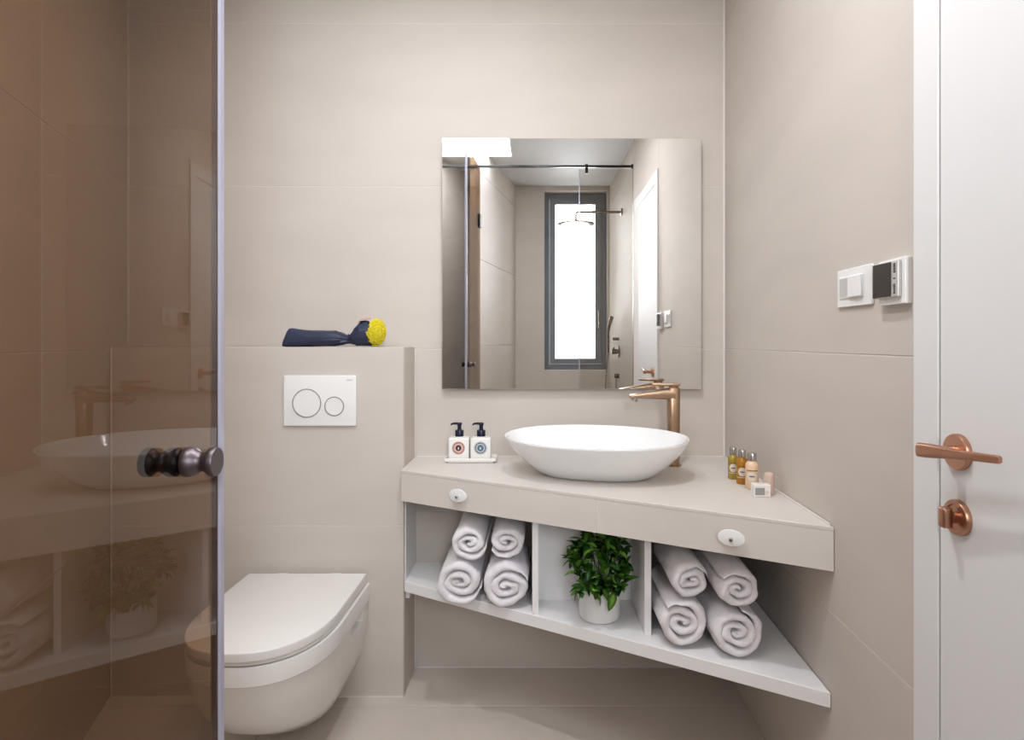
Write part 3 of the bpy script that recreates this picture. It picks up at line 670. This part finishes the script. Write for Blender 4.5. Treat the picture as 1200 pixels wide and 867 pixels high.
for k in [100+q for q in range(9)]+list(range(36)):
    zf = 1-((k % 100)+.5)/36*1.62; ph = k*2.39996+.3; rr_ = math.sqrt(max(0, 1-zf*zf))
    tip = c0+Vector((rr_*math.cos(ph)*.098*rnd.uniform(.8, 1.08), rr_*math.sin(ph)*.090*rnd.uniform(.8, 1.05), zf*.092*rnd.uniform(.85, 1.05)+.004))
    if k >= 100:
        q = k-100; tip = Vector((px_-.068+.017*q, py_-.078-.012*math.sin(q*.4), SZ1+.106+.012*(q % 3)))
    if tip.z < SZ1+.072: tip.z = SZ1+.072+rnd.random()*.02
    tip.y = min(tip.y, 1.868); tip.z = min(tip.z, ZU-.020); tip.x = max(.058, min(.272, tip.x))
    b0 = base+Vector((rnd.uniform(-.03, .03), rnd.uniform(-.03, .03), 0)); mid = (b0+tip)/2+Vector((0, 0, .022))
    pts = [b0.lerp(mid, s*2) if s < .5 else mid.lerp(tip, s*2-1) for s in (0, .25, .5, .75, 1)]
    tube(stems, pts, [.0016, .0014, .0013, .0011, .0009], 5); tips.append((mid, tip))
    d0 = (tip-mid).normalized()
    for j in range(7 if k >= 100 else 8):
        if nleaf >= 299: break
        s = (.3, .5, .6, .78, .85, .97, .97, 1.0)[j]; p = mid.lerp(tip, s)
        a = rnd.random()*6.28 if j < 7 else 0
        _, u, v = frame_of(d0)
        side = u*math.cos(a+j*math.pi)+v*math.sin(a+j*math.pi)
        d = (side*(1.0 if j < 6 else .75)+d0*(.55 if j < 7 else 2)+Vector((0, 0, .15))).normalized()
        tipp = p+d*.044
        if tipp.x > .292 or tipp.x < .016 or tipp.y > 1.893 or tipp.z > ZU-.006:
            d = (c0-p).normalized()*.4+Vector((rnd.uniform(-.3, .3), -.9, rnd.uniform(-.5, .1))); d.normalize()
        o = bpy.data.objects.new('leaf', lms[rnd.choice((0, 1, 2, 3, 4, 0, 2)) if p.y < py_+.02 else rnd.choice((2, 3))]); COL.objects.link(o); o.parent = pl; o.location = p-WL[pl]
        q = d.to_track_quat('Y', 'Z'); o.rotation_mode = 'QUATERNION'
        from mathutils import Quaternion
        o.rotation_quaternion = q @ Quaternion((0, 1, 0), rnd.uniform(-.6, .6)); o.scale = [rnd.uniform(.9, 1.35)]*3; nleaf += 1
add('stems', stems, 'stem', pl, True)

# ------------------------------------------------------------------ light switch and thermostat on the right wall
def wx(y): return rx(y)-.0003
sw = thing('card_switch', (wx(1.29), 1.29, 1.296), 'white wide wall plate with recessed slot and rocker, left of the thermostat', 'switch')
def wbox(bm, y0, y1, z0, z1, x_out0, x_out1, bev=0, seg=2):
    return obox(bm, (wx(y1), y1), (wx(y0), y0), x_out0, x_out1, z0, z1, (-1, 0), bev, seg)
for (y0, y1, z0, z1) in ((1.217, 1.245, 1.296, 1.379), (1.346, 1.360, 1.296, 1.379), (1.2452, 1.3458, 1.296, 1.3145), (1.2452, 1.3458, 1.3625, 1.379)):
    pass
bm = B(); wbox(bm, 1.217, 1.360, 1.296, 1.379, 0, .006, .0015); add('frame', bm, 'plastic', sw)
bm = B(); wbox(bm, 1.2455, 1.3455, 1.3145, 1.3625, .0062, .0085, .001); add('insert', bm, 'plastic', sw)
bm = B(); wbox(bm, 1.303, 1.3435, 1.318, 1.359, .0086, .0090); add('slot_shade_sheet', bm, 'shade', sw)  # thin grey sheet on the insert, shade of the slot put in as colour
bm = B(); wbox(bm, 1.2475, 1.302, 1.3155, 1.3615, .0087, .0130, .0015); add('rocker', bm, 'plastic', sw)
th = thing('wall_thermostat', (wx(1.14), 1.14, 1.29), 'square white wall thermostat with black screen beside the door casing', 'thermostat')
bm = B(); wbox(bm, 1.091, 1.178, 1.290, 1.376, 0, .013, .0012); add('base_plate', bm, 'plastic', th)
bm = B(); wbox(bm, 1.101, 1.184, 1.303, 1.371, .0133, .021, .002); add('housing', bm, 'bezel', th)
bm = B(); wbox(bm, 1.1215, 1.1835, 1.3045, 1.3695, .0212, .0222, .0004, 1); add('screen', bm, 'screen', th)
bm = B()
for k, (a, b) in enumerate(((1.309, 1.3125), (1.3135, 1.316), (1.317, 1.3195), (1.3205, 1.3235), (1.3245, 1.327), (1.336, 1.3385), (1.348, 1.351), (1.352, 1.3545), (1.3555, 1.358), (1.359, 1.362), (1.363, 1.3655))):
    wbox(bm, 1.108, 1.1145, a, b, .0212, .0215)
add('printed_marks', bm, 'dark_ink', th)

# ------------------------------------------------------------------ shower door: open, hinged on the partition, edge toward the toilet
HG, ED = Vector((-.389, .266)), Vector((-.4235, .800))
dd = (ED-HG).normalized(); dn = Vector((-dd.y, dd.x)); dn = -dn if dn.x < 0 else dn      # room side (+x)
DL = (ED-HG).length; ZG = 2.415
sd = thing('shower_door', (HG.x, HG.y, 0), 'tinted frameless glass shower door standing open at the left edge', 'shower door')
bm = B(); obox(bm, HG+dd*.012, ED-dd*.0145, -.004, .004, .012, ZG, dn); add('glass', bm, 'glass_door', sd)
bm = B(); obox(bm, ED-dd*.014, ED-dd*.0005, -.0062, .0066, .012, ZG, dn, .0015); add('edge_seal', bm, 'seal', sd)
kp = HG+dd*(DL-.097); kz = 1.078
for sg, m_, nm_ in ((1, 'pewter', 'knob'), (-1, 'black', 'knob')):
    n3 = Vector((dn.x*sg, dn.y*sg, 0))
    bm = B(); lathe(bm, Vector((kp.x, kp.y, kz))+n3*.0043, n3, [(0, 0), (.0160, 0), (.0172, .001), (.0174, .006), (.0160, .011), (.0128, .0155), (.0112, .019), (.0112, .022), (.0135, .0255), (.0165, .0290), (.0170, .0310), (.0170, .0355), (.0163, .0368), (0, .0370)], 40)
    add(nm_, bm, m_, sd, True, angle=50)
for z in (.35, 2.05):
    bm = B(); obox(bm, HG+dd*.002, HG+dd*.06, -.012, -.0043, z-.045, z+.045, dn, .001); obox(bm, HG+dd*.002, HG+dd*.06, .0043, .012, z-.045, z+.045, dn, .001)
    obox(bm, HG+dd*.002, HG+dd*.011, -.012, .012, z-.045, z+.045, dn)
    add('hinge', bm, 'black', sd)
# fixed panels and the rail
p1 = thing('glass_screen', (.5, .262, 0), 'fixed smoked glass shower panel between the door opening and right wall', 'glass screen')
bm = B(); box(bm, (.305, .258, .012), (.6735, .266, ZG)); add('glass', bm, 'glass_fix', p1)
bm = B(); box(bm, (.298, .2565, .012), (.3045, .2675, ZG)); add('edge_seal', bm, 'seal', p1)
bm = B(); box(bm, (.674, .250, .001), (.6762, .2715, ZG+.01)); add('wall_profile', bm, 'black', p1)
rl = thing('shower_rail', (0, .262, 2.43), 'black square rail across the top of the shower glass', 'rail')
bm = B(); box(bm, (lx(.262)+.012, .2545, ZG+.012), (.660, .2695, ZG+.027), .001); add('bar', bm, 'black', rl)
for x in (.352,):
    bm = B(); box(bm, (x-.010, .2505, ZG+.004), (x+.010, .2735, ZG+.011), .001); box(bm, (x-.010, .2495, ZG-.030), (x+.010, .2565, ZG+.011), .001); box(bm, (x-.010, .2675, ZG-.030), (x+.010, .2745, ZG+.011), .001)
    box(bm, (x-.010, .2500, ZG+.0275), (x+.010, .2740, ZG+.033), .001); add('clamp', bm, 'black', rl)
bm = B(); box(bm, (.6605, .2505, ZG+.006), (.6735, .2735, ZG+.033), .002); add('end_bracket', bm, 'black', rl)

# ------------------------------------------------------------------ shower fittings seen in the mirror
def rxi(y): return rx(y)-.001
ya = -.21
sh = thing('rain_shower', (.31, ya, 2.12), 'round rain shower head on a straight wall arm behind the glass', 'shower head')
bm = B(); tube(bm, [(rxi(ya)-.001, ya, 2.22), (.33, ya, 2.22), (.314, ya, 2.215), (.31, ya, 2.20), (.31, ya, 2.15)], .0095, 14); add('arm', bm, 'dark_bronze', sh, True)
bm = B(); lathe(bm, (rxi(ya), ya, 2.22), (-1, 0, 0), [(0, 0), (.03, 0), (.03, .006), (.012, .012), (0, .012)], 28); add('wall_flange', bm, 'dark_bronze', sh, True)
bm = B(); lathe(bm, (.31, ya, 2.155), (0, 0, -1), [(0, 0), (.018, 0), (.025, .010), (.125, .020), (.14, .024), (.14, .030), (.136, .032), (0, .032)], 48); add('disc', bm, 'dark_bronze', sh, True)
ym = -.35
mx = thing('shower_mixer', (rxi(ym), ym, 1.15), 'bronze shower mixer with hand shower on the wall behind glass', 'shower mixer')
bm = B(); tube(bm, [(rxi(ym), ym, 1.14), (rxi(ym)-.012, ym, 1.14)], .045, 28); add('wall_plate', bm, 'dark_bronze', mx, True)
bm = B(); tube(bm, [(rxi(ym)-.0125, ym, 1.14), (rxi(ym)-.06, ym, 1.14)], .02, 20); tube(bm, [(rxi(ym)-.045, ym, 1.14), (rxi(ym)-.045, ym+.03, 1.17)], .006, 10); add('control_knob', bm, 'dark_bronze', mx, True)
bm = B(); tube(bm, [(rxi(ym), ym-.02, 1.24), (rxi(ym)-.05, ym-.02, 1.24)], .012, 16); add('holder', bm, 'dark_bronze', mx, True)
bm = B(); tube(bm, [(rxi(ym)-.085, ym-.02, 1.13), (rxi(ym)-.085, ym-.02, 1.30), (rxi(ym)-.078, ym-.02, 1.34), (rxi(ym)-.055, ym-.02, 1.42)], [.008, .009, .014, .016], 14); add('hand_shower', bm, 'dark_bronze', mx, True)
pts = [(rxi(ym)-.085, ym-.02, 1.129), (rxi(ym)-.10, ym-.02, .95), (rxi(ym)-.11, ym-.02, .70), (rxi(ym)-.09, ym-.02, .52), (rxi(ym)-.05, ym-.02, .55), (rxi(ym)-.022, ym-.02, .80), (rxi(ym)-.018, ym-.02, .93)]
bm = B(); tube(bm, pts, .006, 8); add('hose', bm, 'steel', mx, True)
bm = B(); tube(bm, [(rxi(ym), ym-.02, .945), (rxi(ym)-.035, ym-.02, .945)], .018, 18); add('hose_outlet', bm, 'dark_bronze', mx, True)
